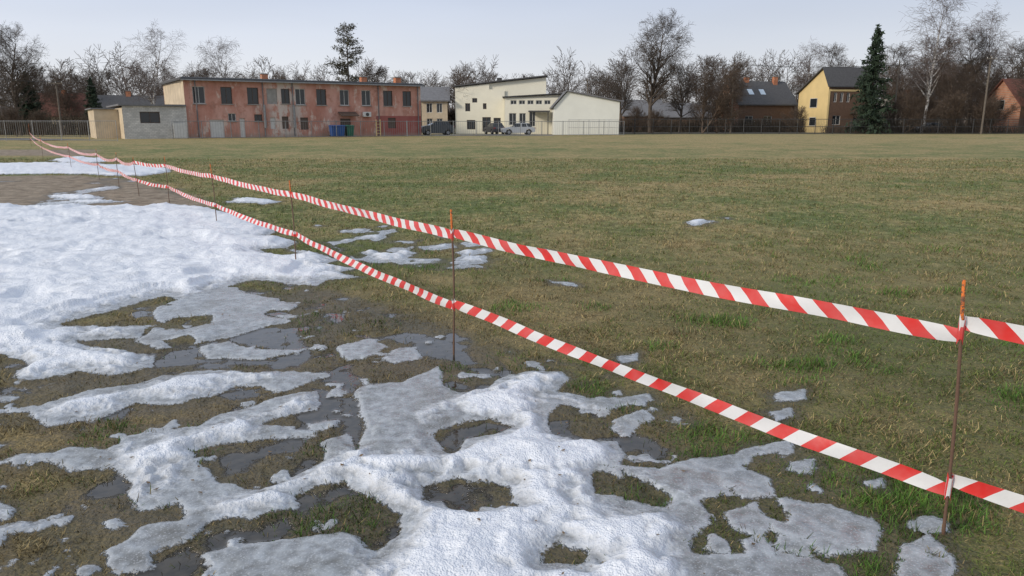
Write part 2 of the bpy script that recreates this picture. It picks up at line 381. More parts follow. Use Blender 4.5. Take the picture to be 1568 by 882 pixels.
def height(x,y,s,w,wa):
    g=.013*fbm(x,y,1.6,3,81)+.006*fbm(x,y,8,2,82)
    g=np.where(y<40,g,0)
    g=g*(1-sstep(wa,-.06,.0))-.010*sstep(wa,-.08,.0)
    big=poly_sd(x,y,SN[0])>.25
    lump=fbm(x,y,2.6,3,91)*.042+fbm(x,y,6.5,2,92)*.024
    pit=-.055*sstep(fbm(x,y,2.2,1,95),.40,.70)
    h=.012*sstep(s,0,.018)+.024*sstep(w,0,.07)+.028*sstep(w,.05,.28)+sstep(w,.02,.25)*np.where(big,lump+.02+pit,lump*.85+.008)
    return g+np.where(s>0,np.maximum(h,.004),0)

# ---------- ground sheet ----------
AP=-1.6
rr=[.25]
while rr[-1]<1200:
    r=rr[-1]; g=.022 if r<2.6 else (.0046 if r<11 else (.009 if r<30 else .04)); rr.append(r*(1+g))
rr=np.array(rr)
tt=np.concatenate([np.linspace(-4,-.85,36)[:-1],np.linspace(-.85,.85,820),np.linspace(.85,4,36)[1:]])
Rg,Tg=np.meshgrid(rr,tt,indexing='ij')
gx=(Rg*Tg).ravel(); gy=(Rg+AP).ravel()
S=np.full(gx.shape,-.6);W=S.copy();WA=S.copy();WE=np.zeros(gx.shape);DI=np.zeros(gx.shape);Z=np.zeros(gx.shape)
m=(gy<45)&(np.abs(gx)<60)
s_,w_,a_,e_,d_=fields(gx[m],gy[m]); S[m]=s_;W[m]=w_;WA[m]=a_;WE[m]=e_;DI[m]=d_
Z[m]=height(gx[m],gy[m],s_,w_,a_)
nr,nc=len(rr),len(tt)
idx=np.arange(nr*nc).reshape(nr,nc)
Q=np.stack([idx[:-1,:-1],idx[:-1,1:],idx[1:,1:],idx[1:,:-1]],-1).reshape(-1,4)
def dryf(x,y): return .43+.6*fbm(x,y,.35,3,101)+.25*fbm(x,y,.06,2,103)+.25*fbm(x,y,1.3,2,109)+.3*sstep(-x+.2*y,1,4)*sstep(y,9,4)-.15*sstep(x,.5,3)*sstep(y,14,3)
DRY=np.clip(dryf(gx,gy)+.12*fbm(gx,gy,.03,2,107)+.50*sstep(gy,28,80),0,1)
def ground_mat():
    k=NT('ground'); p=k.pos()
    s=k.attr('snow'); wv=k.attr('white'); wa=k.attr('water'); wet=k.attr('wet'); di=k.attr('dirt'); dry=k.attr('dry')
    sy=k.n('ShaderNodeSeparateXYZ'); k.l(p,sy.inputs[0]); Y=sy.outputs[1]
    nA=k.noise(55,2,.6,p); nB=k.noise(16,2,.6,p); nC=k.noise(3.2,4,.65,p); nE=k.noise(140,0,.6,p)
    fs=k.mr(k.math('MULTIPLY_ADD',k.math('SUBTRACT',nA,.5),.045,s),-.004,.008)
    fw=k.mr(k.math('MULTIPLY_ADD',k.math('SUBTRACT',nB,.5),.12,wv),-.03,.08)
    fa=k.mr(k.math('MULTIPLY_ADD',k.math('SUBTRACT',nA,.5),.06,wa),-.006,.02)
    d1=k.mr(k.math('MULTIPLY_ADD',k.math('SUBTRACT',nC,.5),1.3,dry),.1,.9)
    c=k.mix(d1,(.105,.125,.032),(.29,.215,.095))
    c=k.mix(k.mr(nB,.35,.7,0,.5),c,(.06,.053,.022))
    c=k.mix(k.mr(nE,.5,.75,0,.5),c,(.33,.26,.13))
    c=k.mix(k.mr(nA,.45,.7,0,.6),c,(.045,.04,.018))
    mpn=k.n('ShaderNodeMapping'); mpn.inputs['Scale'].default_value=(1,.6,1); k.l(p,mpn.inputs[0])
    nF=k.noise(6,4,.85,mpn.outputs[0]); nG=k.noise(.9,4,.7,mpn.outputs[0])
    dd=k.mr(k.math('ADD',k.math('MULTIPLY',k.math('SUBTRACT',nG,.5),2.6),dry),.05,1.0)
    cf=k.mix(dd,(.12,.16,.038),(.37,.28,.12))
    cf=k.mix(k.mr(nF,.44,.64,0,.8),cf,(.07,.072,.025))
    cf=k.mix(k.mr(nF,.47,.34,0,.6),cf,(.46,.38,.19))
    c=k.mix(k.mr(Y,5,13),c,cf)
    c=k.mix(k.mr(k.math('MULTIPLY_ADD',nG,4,Y),106,108),c,k.mix(nC,(.18,.15,.09),(.14,.14,.06)))
    mud=k.mix(k.mr(nC,.35,.65),(.15,.115,.08),(.34,.28,.21)); c=k.mix(di,c,mud)
    wetc=k.mix(k.mr(nB,.3,.7),(.032,.027,.017),(.095,.075,.045)); c=k.mix(k.math('MULTIPLY',wet,.75),c,wetc)
    wc=k.mix(k.mr(nB,.35,.65),(.02,.018,.015),(.055,.047,.036)); c=k.mix(fa,c,wc)
    ic=k.mix(k.mr(nB,.35,.65),(.19,.20,.21),(.37,.40,.43)); ic=k.mix(k.mr(nC,.46,.66,0,.6),ic,(.12,.115,.10))
    edge=k.mr(s,.0,.04,.55,0); ic=k.mix(edge,ic,(.52,.55,.59))
    ic=k.mix(k.mr(nE,.6,.75,0,.4),ic,(.6,.63,.68))
    sc=k.mix(k.mr(nB,.35,.7),(.80,.83,.88),(.69,.73,.81))
    sc=k.mix(k.mr(nC,.52,.74,0,.6),sc,(.47,.50,.55))
    sc=k.mix(k.mr(nA,.76,.80,0,.6),sc,(.25,.22,.18))
    c=k.mix(fs,c,k.mix(fw,ic,sc))
    k.l(c,k.b.inputs['Base Color'])
    r=k.fmix(k.math('MULTIPLY',wet,.6),.95,.3); r=k.fmix(fa,r,k.mr(nB,.4,.6,.02,.08)); r=k.fmix(fs,r,k.fmix(fw,k.mr(nB,.3,.7,.12,.38),.65))
    k.l(r,k.b.inputs['Roughness'])
    hg=k.math('ADD',k.math('MULTIPLY',nA,.014),k.math('MULTIPLY',nB,.03))
    hs=k.math('ADD',k.math('MULTIPLY',nE,.005),k.math('ADD',k.math('MULTIPLY',nA,.009),k.math('MULTIPLY',nB,.018)))
    hi=k.math('MULTIPLY',nB,.010)
    h=k.fmix(fa,hg,k.math('MULTIPLY',nB,.001)); h=k.fmix(fs,h,k.fmix(fw,hi,hs))
    k.l(k.bump(h,.9,1.0),k.b.inputs['Normal'])
    k.b.inputs['Specular IOR Level'].default_value=.45
    return k.m
V=np.stack([gx,gy,Z],1)
go=fast_mesh('ground',V,Q,ground_mat(),smooth=True)
for nm,arr in(('snow',S),('white',W),('water',WA),('wet',WE),('dirt',DI),('dry',DRY)):
    a=go.data.attributes.new(nm,'FLOAT','POINT'); a.data.foreach_set('value',arr.astype(np.float32))

# ---------- grass blades ----------
R=np.random.RandomState(5)
N=840000
ly=R.rand(N)*math.log(34/1.5)+math.log(1.5); by=np.exp(ly)-.1
bx=(R.rand(N)*2-1)*(.78*by+.8)
s_,w_,a_,e_,d_=fields(bx,by)
clump=fbm(bx,by,5,2,201)
keep=(s_<.004+.016*R.rand(N))&((a_<-.005)|(R.rand(N)<.07))&(R.rand(N)>d_)&(R.rand(N)<.66+.6*clump)
keep&=~((e_>.7)&(R.rand(N)<.35))
bx,by,s_,w_,a_,e_=[q[keep] for q in(bx,by,s_,w_,a_,e_)]; clump=clump[keep]
n=len(bx); bz=height(bx,by,s_,w_,a_)-.003
lushz=sstep(poly_sd(bx,by,RLUSH),-.3,.25)
dryb=np.clip(dryf(bx,by)+.40*fbm(bx,by,2.4,2,203)+.10-.25*lushz,0,1)
gr=sstep(fbm(bx,by,1.7,2,205)+.35*lushz,.24,.56)*sstep(by,14,5)
L=(.012+.032*R.rand(n)**1.5)*(1+.5*gr)*(1-.35*e_)*(.85+by*.05)*(1+.6*clump)
lean=R.rand(n)*.95+.55-.25*gr; az=R.rand(n)*2*pi; wd=(.0012+.0013*R.rand(n))*(.8+by*.12)
dx=np.sin(lean)*np.cos(az)*L; dy=np.sin(lean)*np.sin(az)*L; dz=np.cos(lean)*L
pa=az+pi/2+R.randn(n)*.5; px_=np.cos(pa)*wd; py_=np.sin(pa)*wd
B=np.stack([bx,by,bz],1); D=np.stack([dx,dy,dz],1); Pp=np.stack([px_,py_,np.zeros(n)],1)
VV=np.empty((n,4,3)); VV[:,0]=B-Pp; VV[:,1]=B+Pp; VV[:,2]=B+D+Pp*.35; VV[:,3]=B+D-Pp*.35
FF=np.arange(n*4).reshape(n,4)
green=np.array([.135,.185,.038]); lush=np.array([.12,.25,.04]); straw=np.array([.46,.36,.17]); brown=np.array([.19,.14,.065])
t=(R.rand(n)<dryb)[:,None]; t2=(R.rand(n)<.45)[:,None]
C=np.where(t,np.where(t2,brown,straw),green); C=np.where((R.rand(n)<gr*.75)[:,None],lush,C)
C=C*(.5+.85*R.rand(n))[:,None]*(1-.50*e_)[:,None]
k=NT('grass_blades'); k.l(k.attr('Col',True),k.b.inputs['Base Color']); k.b.inputs['Roughness'].default_value=.7; k.b.inputs['Specular IOR Level'].default_value=.25
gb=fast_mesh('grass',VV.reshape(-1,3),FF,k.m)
ca=gb.data.color_attributes.new('Col','FLOAT_COLOR','POINT')
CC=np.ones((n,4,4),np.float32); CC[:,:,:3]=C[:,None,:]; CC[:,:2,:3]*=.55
ca.data.foreach_set('color',CC.ravel())

# fallen leaves / crumbs
n=520; lx_=R.rand(n)*6-3.2; ly_=1.7+R.rand(n)**1.3*7
s_,w_,a_,e_,d_=fields(lx_,ly_); lz=height(lx_,ly_,s_,w_,a_)+.004
a=R.rand(n)*2*pi; sz=.004+.013*R.rand(n)**2
vv=[];ff=[]
for i in range(n):
    b=len(vv)
    for j,(rr_,aa) in enumerate(((1,0),(.45,1.2),(.9,2.9),(.5,4.6))):
        vv.append((lx_[i]+sz[i]*rr_*cos(a[i]+aa),ly_[i]+sz[i]*rr_*sin(a[i]+aa),lz[i]+random.random()*.005))
    ff+=[(b,b+1,b+2),(b,b+2,b+3)]
mesh_obj('fallen_leaves',vv,ff,simple('dead_leaf',(.2,.13,.07),.8,.5,9),recalc=False)

# ---------- barrier tape and posts ----------
def tape_mat():
    k=NT('barrier_tape'); uv=k.n('ShaderNodeUVMap'); sx=k.n('ShaderNodeSeparateXYZ'); k.l(uv.outputs[0],sx.inputs[0])
    f=k.math('FRACT',sx.outputs[0]); f=k.mr(f,.495,.505)
    c=k.mix(f,(.80,.81,.82),(.72,.022,.018)); cv=k.mix(k.mr(k.noise(7,3,.6,k.pos()),.3,.8,0,.25),c,(.6,.5,.5))
    k.l(cv,k.b.inputs['Base Color']); k.b.inputs['Roughness'].default_value=.38
    k.l(k.bump(k.noise(14,3,.5,k.pos()),.35,.01),k.b.inputs['Normal'])
    tr=k.n('ShaderNodeBsdfTranslucent'); k.l(c,tr.inputs[0]); ms=k.n('ShaderNodeMixShader'); ms.inputs[0].default_value=.22
    k.l(k.b.outputs[0],ms.inputs[1]); k.l(tr.outputs[0],ms.inputs[2]); k.l(ms.outputs[0],k.out.inputs[0]); return k.m
TM=tape_mat()
def post_mat():
    k=NT('rusty_rod'); z=k.n('ShaderNodeSeparateXYZ'); k.l(k.pos(),z.inputs[0])
    f=k.mr(z.outputs[2],.80,.83); nn=k.noise(60,4,.7,k.pos()); f=k.math('MULTIPLY',f,k.mr(nn,.40,.50))
    c=k.mix(f,k.mix(nn,(.10,.055,.035),(.17,.10,.07)),(.66,.17,.03)); k.l(c,k.b.inputs['Base Color']); k.b.inputs['Roughness'].default_value=.75; k.b.inputs['Metallic'].default_value=.1
    k.l(k.bump(nn,.5,.002),k.b.inputs['Normal']); return k.m
PM=post_mat()
posts=[
 ((3.75,.45),(0,0),1.04),
 (G(1447,820),(-.055,.0),1.035),(G(696,541),(-.004,0),1.02),(G(454,401),(-.02,0),.95),(G(333,346),(-.03,0),.97),(G(260,311),(-.02,0),.93),
 (G(213,301),(-.04,0),.86),(G(182,286),(0.02,0),.86),(G(152,275),(.0,0),.86),(G(110,260),(-.04,0),.9),(G(66,243),(0,0),1.0),(G(48,224),(0,0),1.5)]
for (b,le,h) in posts:
    segs=12; vs=[];fs=[]; r=.0068
    for i in range(segs+1):
        tz=i/segs; bend=.006*sin(tz*5+b[0]*3)
        for j in range(6):
            an=j*pi/3; rj=r*(1.12 if i%2 else .95)
            vs.append((b[0]+le[0]*tz+bend+rj*cos(an),b[1]+le[1]*tz+rj*sin(an),-.05+tz*(h+.05)))
    for i in range(segs):
        for j in range(6): fs.append((i*6+j,i*6+(j+1)%6,(i+1)*6+(j+1)%6,(i+1)*6+j))
    fs.append(tuple(range(segs*6,segs*6+6)))
    mesh_obj('barrier_post',vs,fs,PM,smooth=True)
def pp(i,z):
    b,le,h=posts[i]; t_=z/h; return np.array([b[0]+le[0]*t_,b[1]+le[1]*t_,z])
def tape(name, zs, slant, wid, seed):
    rg=np.random.RandomState(seed); vs=[];fs=[];uvs=[]; run=0
    for i in range(len(zs)-1):
        (zl,zr)=zs[i][1],zs[i+1][0]
        A=pp(i,zl);Bq=pp(i+1,zr); Ln=np.linalg.norm(Bq-A); dr=(Bq-A)/Ln; side=np.cross(dr,[0,0,1.]); side/=np.linalg.norm(side)
        K=60; sag=zs[i][2]; ph=rg.rand()*6; tw0=zs[i][3]; base=len(vs)
        for q in range(K+1):
            t_=q/K; c=A+(Bq-A)*t_; c[2]-=sag*4*t_*(1-t_)
            tw=tw0*sin(pi*t_)+.25*sin(t_*9+ph)*sin(pi*t_)+.08*sin(t_*41+ph); wv=wid*(1-.25*math.exp(-min(t_,1-t_)*Ln/.05))
            up=np.array([0,0,1.])*cos(tw)+side*sin(tw)
            c=c+side*.006*sin(t_*23+ph)+side*.007; c[2]+=.003*sin(t_*17+ph)
            u=(run+Ln*t_)/.175
            for jj in range(3):
                hh=(jj-1)*wv/2; cr_=side*(.008*sin(t_*31+ph) if jj==1 else 0)
                vs.append(tuple(c+up*hh+cr_)); uvs.append((u+slant*(hh/.175),jj/2))
            if q<K:
                b0=base+q*3
                fs+=[(b0,b0+1,b0+4,b0+3),(b0+1,b0+2,b0+5,b0+4)]
        run+=Ln+.06
    o=mesh_obj(name,vs,fs,TM,recalc=False,smooth=True)
    uvl=o.data.uv_layers.new(name='UVMap')
    for lp in o.data.loops: uvl.data[lp.index].uv=uvs[lp.vertex_index]
    for i,zz in enumerate(zs):
        c=pp(i,(zz[0]+zz[1])/2); wr=[];wf=[]; hh=wid*.55+abs(zz[0]-zz[1])/2
        for q in range(9):
            an=q*2*pi/8
            for jj in range(2): wr.append((c[0]+.0115*cos(an),c[1]+.0115*sin(an),c[2]+(jj*2-1)*hh*(.75+.25*sin(q*2))))
        for q in range(8): wf.append((q*2,q*2+2,q*2+3,q*2+1))
        ob=mesh_obj('tape_wrap',wr,wf,TM,parent=o,recalc=False)
        ul=ob.data.uv_layers.new(name='UVMap')
        for lp in ob.data.loops: ul.data[lp.index].uv=((wr[lp.vertex_index][2]*6)%1*1.0,0)
    return o
U=[(.9,.9,.02,.1),(.87,.825,.02,.12),(.855,.845,.01,.1),(.79,.785,.02,.2),(.78,.78,.03,.2),(.75,.75,.03,.2),(.75,.74,.08,.1),(.70,.70,.1,0),(.72,.72,.1,0),(.76,.76,.1,0),(.8,.8,.1,0),(.9,.9,0,0)]
Lw=[(.25,.25,.0,.1),(.235,.19,.02,.1),(.365,.345,.03,.12),(.33,.33,.03,.15),(.33,.33,.04,.1),(.33,.33,.03,.1),(.36,.36,.04,.1),(.4,.4,.05,0),(.42,.42,.06,0),(.45,.45,.06,0),(.5,.5,.06,0),(.55,.5,0,0)]
tape('barrier_tape',U,-1.1,.068,1); tape('barrier_tape',Lw,1.0,.068,2)

# ---------- trees ----------
def gen_tree(seed,H,r0,levels=4,kids=(2,2,2,1),ang=(45,42,45,45),rat=(.42,.5,.5,.6),up=(.0,.06,.02,-.02),start=3,steps=(11,6,4,3),jit=.12,rmin=.014,multi=1):
    rg=np.random.RandomState(seed); P0=[];P1=[];R0=[];R1=[]
    def grow(p,d,Lg,r,lev):
        ns=steps[min(lev,len(steps)-1)]; st=Lg/ns
        for i in range(ns):
            d=d+rg.randn(3)*jit*(1 if lev else .35); d[2]+=up[min(lev,3)]; d=d/np.linalg.norm(d)
            q=p+d*st; ra=max(rmin,r*(1-.85*i/ns)); rb=max(rmin*.8,r*(1-.85*(i+1)/ns))
            P0.append(p);P1.append(q);R0.append(ra);R1.append(rb)
            if lev<levels-1 and i>=(start if lev==0 else 0+(lev<2)):
                kc=kids[lev]; kc=int(kc)+(rg.rand()<kc%1)
                for _ in range(kc):
                    a=rg.randn(3); a=a-d*np.dot(a,d); a/=np.linalg.norm(a); an=radians(ang[lev]+rg.randn()*10)
                    nd=d*cos(an)+a*sin(an)
                    f=(1-.62*(i/ns)) if lev==0 else (1-.4*i/ns)
                    if lev==0: f*=(.7+.3*min(1,(i-start+1)/3))
                    grow(q,nd,Lg*rat[lev]*f*(.75+.5*rg.rand()),max(rmin,rb*.62),lev+1)
            p=q
    for mlt in range(multi):
        d0=np.array([rg.randn()*.03,rg.randn()*.03,1.]) if multi==1 else np.array([rg.randn()*.3,rg.randn()*.3,1.])
        grow(np.zeros(3),d0,H,r0/(1 if multi==1 else 1.5),0)
    return map(np.array,(P0,P1,R0,R1))
def seg_mesh(name,P0,P1,R0,R1,mat):
    D=P1-P0; Ln=np.linalg.norm(D,axis=1,keepdims=True)+1e-9; D=D/Ln
    ref=np.where(np.abs(D[:,2:3])<.9,np.array([[0,0,1.]]),np.array([[1.,0,0]])); A=np.cross(D,ref); A/=np.linalg.norm(A,axis=1,keepdims=True)+1e-9; Bb=np.cross(D,A)
    allV=[];allF=[];th=[];off=0
    big=R0>.06
    for mask,k_ in((big,7),(~big,3)):
        p0,p1,r0,r1,a,b=P0[mask],P1[mask],R0[mask],R1[mask],A[mask],Bb[mask]; n=len(p0)
        if n==0: continue
        Vx=np.zeros((n,2*k_,3))
        for j in range(k_):
            t_=2*pi*j/k_; o=a*cos(t_)+b*sin(t_)
            Vx[:,j]=p0+o*r0[:,None]; Vx[:,k_+j]=p1+o*r1[:,None]
        base=off+np.arange(n)[:,None]*2*k_
        for j in range(k_):
            j2=(j+1)%k_; allF.append(np.concatenate([base+j,base+j2,base+k_+j2,base+k_+j],1))
        allV.append(Vx.reshape(-1,3)); th.append(np.repeat(r0,2*k_)); off+=n*2*k_
    me=fast_mesh(name,np.concatenate(allV),np.concatenate(allF),mat,lnk=False)
    at=me.attributes.new('thick','FLOAT','POINT'); at.data.foreach_set('value',np.concatenate(th).astype(np.float32))
    return me
TR={}
TR['oak']=seg_mesh('tree_broad',*gen_tree(1,17,.36,4,(3.8,2.8,2.8,1),ang=(52,45,48,45),start=2,rat=(.44,.52,.5,.5)),M['bark'])
TR['wide']=seg_mesh('tree_wide',*gen_tree(2,10,.2,4,(3,2.6,2.2,1),ang=(55,45,45,45),rat=(.6,.5,.5,.5),start=1),M['bark2'])
TR['lime']=seg_mesh('tree_lime',*gen_tree(7,14,.26,4,(3.4,2.4,2.4,1),ang=(42,42,45,45),start=2,rat=(.44,.5,.5,.5)),M['bark'])
TR['lime2']=seg_mesh('tree_lime_b',*gen_tree(17,14,.26,4,(3.2,2.4,2.4,1),ang=(36,42,45,45),start=1,rat=(.40,.5,.5,.5),multi=2),M['bark2'])
TR['birch']=seg_mesh('tree_birch',*gen_tree(4,18,.22,4,(3.0,1.8,1.7,1),ang=(40,40,50,45),rat=(.42,.5,.75,.5),up=(.0,.05,-.07,-.22),start=2,jit=.09,rmin=.013),M['birch'])
TR['birch2']=seg_mesh('tree_birch_b',*gen_tree(23,18,.22,4,(2.8,1.8,1.7,1),ang=(36,40,50,45),rat=(.42,.5,.75,.5),up=(.0,.06,-.08,-.22),start=2,jit=.09,rmin=.013),M['birch'])
TR['bush']=seg_mesh('shrub',*gen_tree(12,5,.09,3,(3,3,2,1),ang=(35,40,45,45),rat=(.5,.5,.5,.5),start=1,multi=4),M['bark2'])
H0={}
def zmax(me):
    v=np.empty(len(me.vertices)*3,np.float32); me.vertices.foreach_get('co',v); return v[2::3].max()
for kk in TR: H0[kk]=zmax(TR[kk])
def tree(kind,a,top,d,wscale=1.0,name='bare_tree',rot=None):
    X,Y,Zt=AT(a,top,d); o=bpy.data.objects.new(name,TR[kind]); link(o); sc=Zt/H0[kind]
    o.location=(X,Y,-.05); o.scale=(sc*wscale,sc*wscale,sc); o.rotation_euler=(0,0,random.random()*6.28 if rot is None else rot); return o
for q in [('oak',8,28,95,1),('birch',218,26,106,1.2,'birch_tree'),('birch2',345,54,112,1.2,'birch_tree'),('wide',435,97,112,.9),('lime',575,97,114,1.1),
          ('wide',690,98,114,1.2),('lime',150,102,125,1.2),('lime2',262,96,130,1),('wide',385,108,130,1),('oak',1003,11,114,1.2),('lime2',1082,80,112,1.3),('lime',1045,92,118,1.2),('lime2',1110,100,125,1.2),
          ('lime',955,95,138,1.2),('birch',1248,54,140,.9,'birch_tree'),('lime',1285,62,142,.9),('birch2',1440,-30,113,1.1,'birch_tree'),('lime',1388,62,124,1.1),
          ('oak',1500,36,122,1),('birch',1530,-5,120,1.1,'birch_tree'),('lime2',1478,80,112,1.2),('lime',1590,62,113,1.1),('wide',1405,105,118,1.),('wide',1520,102,118,1),('lime2',1420,80,132,1.3),('lime2',1510,75,135,1.3),('lime',1455,50,140,1.2),('lime',1560,55,135,1.2),
          ('lime',1225,108,150,1.2),('lime2',1190,118,155,1.3),('wide',1075,125,122,1),('wide',800,125,150,1),('lime',930,112,160,1.3),('wide',70,110,130,1.2),('lime',-40,60,100,1),('wide',470,112,140,1),('lime',620,115,150,1),('oak',1640,30,110,1),('wide',1440,118,128,1),('lime2',50,100,118,1.2),('lime2',100,104,125,1.2),('lime',125,110,135,1.2),('lime',300,100,140,1.2),('wide',730,118,150,1.2),('wide',410,104,150,1.2)]:
    tree(*q)
for q in [(1390,140,109),(1470,135,110),(1525,145,110),(1100,150,113),(1000,165,112),(970,160,118),(700,165,112),(60,165,92),(20,160,88),(130,175,95),(1230,160,112),(1500,140,113),(1320,150,113),(1365,150,111),(1430,145,126)]:
    tree('bush',*q,1.2,'bare_shrub')

def needles(name,seed,H,rmax,crown0,mat,sparse=False):
    rg=np.random.RandomState(seed); vs=[];fs=[]
    nb=260 if not sparse else 90
    P0=[];P1=[];R0=[];R1=[]
    for i in range(14):
        P0.append([0,0,H*i/14]);P1.append([0,0,H*(i+1)/14]);R0.append(.2*(1-i/14)+.02);R1.append(.2*(1-(i+1)/14)+.02)
    for i in range(nb):
        t_=crown0+(1-crown0)*((i+rg.rand())/nb); z=H*t_
        Lb=(rmax*(1-t_)**.85/(1-crown0)**.85+.12)*(.4+.9*rg.rand()) if not sparse else rmax*(.25+.85*rg.rand())*math.sqrt(max(.08,1-abs(t_-.55)/.5))
        az=rg.rand()*2*pi; drop=-.28+.45*t_ if not sparse else .15+.22*rg.randn()
        d=np.array([cos(az),sin(az),drop]); tip=np.array([0,0,z])+d*Lb
        P0.append([0,0,z]);P1.append(tip.tolist());R0.append(.03 if not sparse else .055);R1.append(.01)
        m_=int(6+Lb*(16 if not sparse else 44))
        for j in range(m_):
            u=.15+.85*rg.rand() if not sparse else .3+.72*rg.rand()**.8; c=np.array([0,0,z])+d*Lb*u+rg.randn(3)*(.10 if not sparse else .18)
            sz=(.14+.18*rg.rand()) if not sparse else .06+.12*rg.rand(); a1=rg.randn(3)*sz; a2=rg.randn(3)*sz*.7; a1[2]-=.12 if not sparse else 0
            b=len(vs); vs+=[tuple(c),tuple(c+a1),tuple(c+a2)]; fs.append((b,b+1,b+2))
    root_m=seg_mesh(name+'_wood',np.array(P0,float),np.array(P1,float),np.array(R0),np.array(R1),M['bark'])
    nm=fast_mesh(name+'_needles',vs,fs,mat,lnk=False); return root_m,nm
def conifer(name,meshes,a,top,d,H,ws=1):
    X,Y,Zt=AT(a,top,d); e=empty(name,(X,Y,0),random.random()*6); s=Zt/H; e.scale=(s*ws,s*ws,s)
    for n_,me in zip(('trunk','needles'),meshes): link(bpy.data.objects.new(n_,me),e)
sp_m=needles('spruce',3,14,3.1,.06,M['spruce']); pi_m=needles('pine',8,15,3.2,.38,M['pine'],True)
conifer('spruce_tree',sp_m,1345,42,108,14); conifer('spruce_tree',sp_m,138,120,112,14,1.1); conifer('spruce_tree',sp_m,38,112,100,14,1.5); conifer('pine_tree',pi_m,530,39,110,15)

# distant mass of trees
lo=[list(gen_tree(20+i,10,.2,3,(3.2,3.4,2,1),ang=(42,45,45,45),rat=(.5,.55,.5,.5),start=1,steps=(7,4,3),rmin=.032)) for i in range(3)]
P0=[];P1=[];R0=[];R1=[]
rg=np.random.RandomState(9)
for i in range(230):
    a=-150+i*(1870/230)+rg.randn()*8; d=160+rg.rand()*80; top=134+rg.randn()*10+(-8 if a>940 or a<260 else 0)
    X,Y,Zt=AT(a,top,d); p0,p1,r0,r1=lo[rg.randint(3)]; s_=Zt/9.5; th=rg.rand()*6.28; Rm=np.array([[cos(th),-sin(th),0],[sin(th),cos(th),0],[0,0,1]])*s_
    P0.append(p0@Rm.T+[X,Y,0]);P1.append(p1@Rm.T+[X,Y,0]);R0.append(r0*s_);R1.append(r1*s_)
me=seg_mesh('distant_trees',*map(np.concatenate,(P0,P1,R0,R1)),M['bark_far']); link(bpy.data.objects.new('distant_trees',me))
def sticks(name,pts,h0,h1,rad,mat,lean=.25):
    n=len(pts); P0=np.array(pts,float); hh=h0+(h1-h0)*rg.rand(n); P1=P0+np.stack([rg.randn(n)*lean*hh,rg.randn(n)*lean*hh,hh],1)
    me=seg_mesh(name,P0,P1,np.full(n,rad),np.full(n,rad*.4),mat); o=bpy.data.objects.new(name,me); link(o); return o
pts=[(rg.uniform(-260,260),rg.uniform(250,300),0) for _ in range(9000)]
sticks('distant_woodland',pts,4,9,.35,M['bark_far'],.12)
def line_pts(x0,y0,x1,y1,n,wd): 
    r=rg.rand(n); return [(x0+(x1-x0)*t_+rg.randn()*wd,y0+(y1-y0)*t_+rg.randn()*wd,0) for t_ in r]
hm=simple('hedge_twigs',(.11,.085,.062),.95,.4,1,detail=1)
sticks('hedge',line_pts(14,124,110,124,6500,.5),1.2,2.3,.035,hm); sticks('hedge',line_pts(45,111.0,110,110.6,2500,.3),.7,1.3,.03,hm)
sticks('hedge',line_pts(-100,96,-48,100,4000,.9),1.0,3.2,.035,hm)

# ---------- buildings ----------
def wall(name,x0,x1,z0,z1,ops,mat,parent,y=0,dep=.22,top=None):
    xs=sorted(set([x0,x1]+[o[0] for o in ops]+[o[1] for o in ops])); zs=sorted(set([z0,z1]+[o[2] for o in ops]+[o[3] for o in ops])); v=[];f=[]
    for i in range(len(xs)-1):
        for j in range(len(zs)-1):
            cx,cz=(xs[i]+xs[i+1])/2,(zs[j]+zs[j+1])/2
            if any(o[0]<cx<o[1] and o[2]<cz<o[3] for o in ops): continue
            b=len(v); v+=[(xs[i],y,zs[j]),(xs[i+1],y,zs[j]),(xs[i+1],y,zs[j+1]),(xs[i],y,zs[j+1])]; f.append((b,b+1,b+2,b+3))
    for o in ops:
        for (a,b_,c,d_) in(((o[0],o[2]),(o[1],o[2]),0,0),((o[1],o[2]),(o[1],o[3]),0,0),((o[1],o[3]),(o[0],o[3]),0,0),((o[0],o[3]),(o[0],o[2]),0,0)):
            b=len(v); v+=[(a[0],y,a[1]),(b_[0],y,b_[1]),(b_[0],y+dep,b_[1]),(a[0],y+dep,a[1])]; f.append((b,b+1,b+2,b+3))
    return mesh_obj(name,v,f,mat,parent,recalc=False)
def window(o,parent,y=0,fm=None,dep=.16,nv=2,glass=None,bar=.07):
    x0,x1,z0,z1=o; fm=fm or M['frame_w']
    mesh_obj('glass',[(x0,y+dep,z0),(x1,y+dep,z0),(x1,y+dep,z1),(x0,y+dep,z1)],[(0,1,2,3)],glass or M['glass'],parent,recalc=False)
    L=[(x0,x1,y+dep-.06,y+dep-.01,z0,z0+bar),(x0,x1,y+dep-.06,y+dep-.01,z1-bar,z1),(x0,x0+bar,y+dep-.055,y+dep-.012,z0+bar,z1-bar),(x1-bar,x1,y+dep-.055,y+dep-.012,z0+bar,z1-bar)]
    for i in range(1,nv): xc=x0+(x1-x0)*i/nv; L.append((xc-bar*.4,xc+bar*.4,y+dep-.05,y+dep-.014,z0+bar,z1-bar))
    boxes('frame',L,fm,parent)

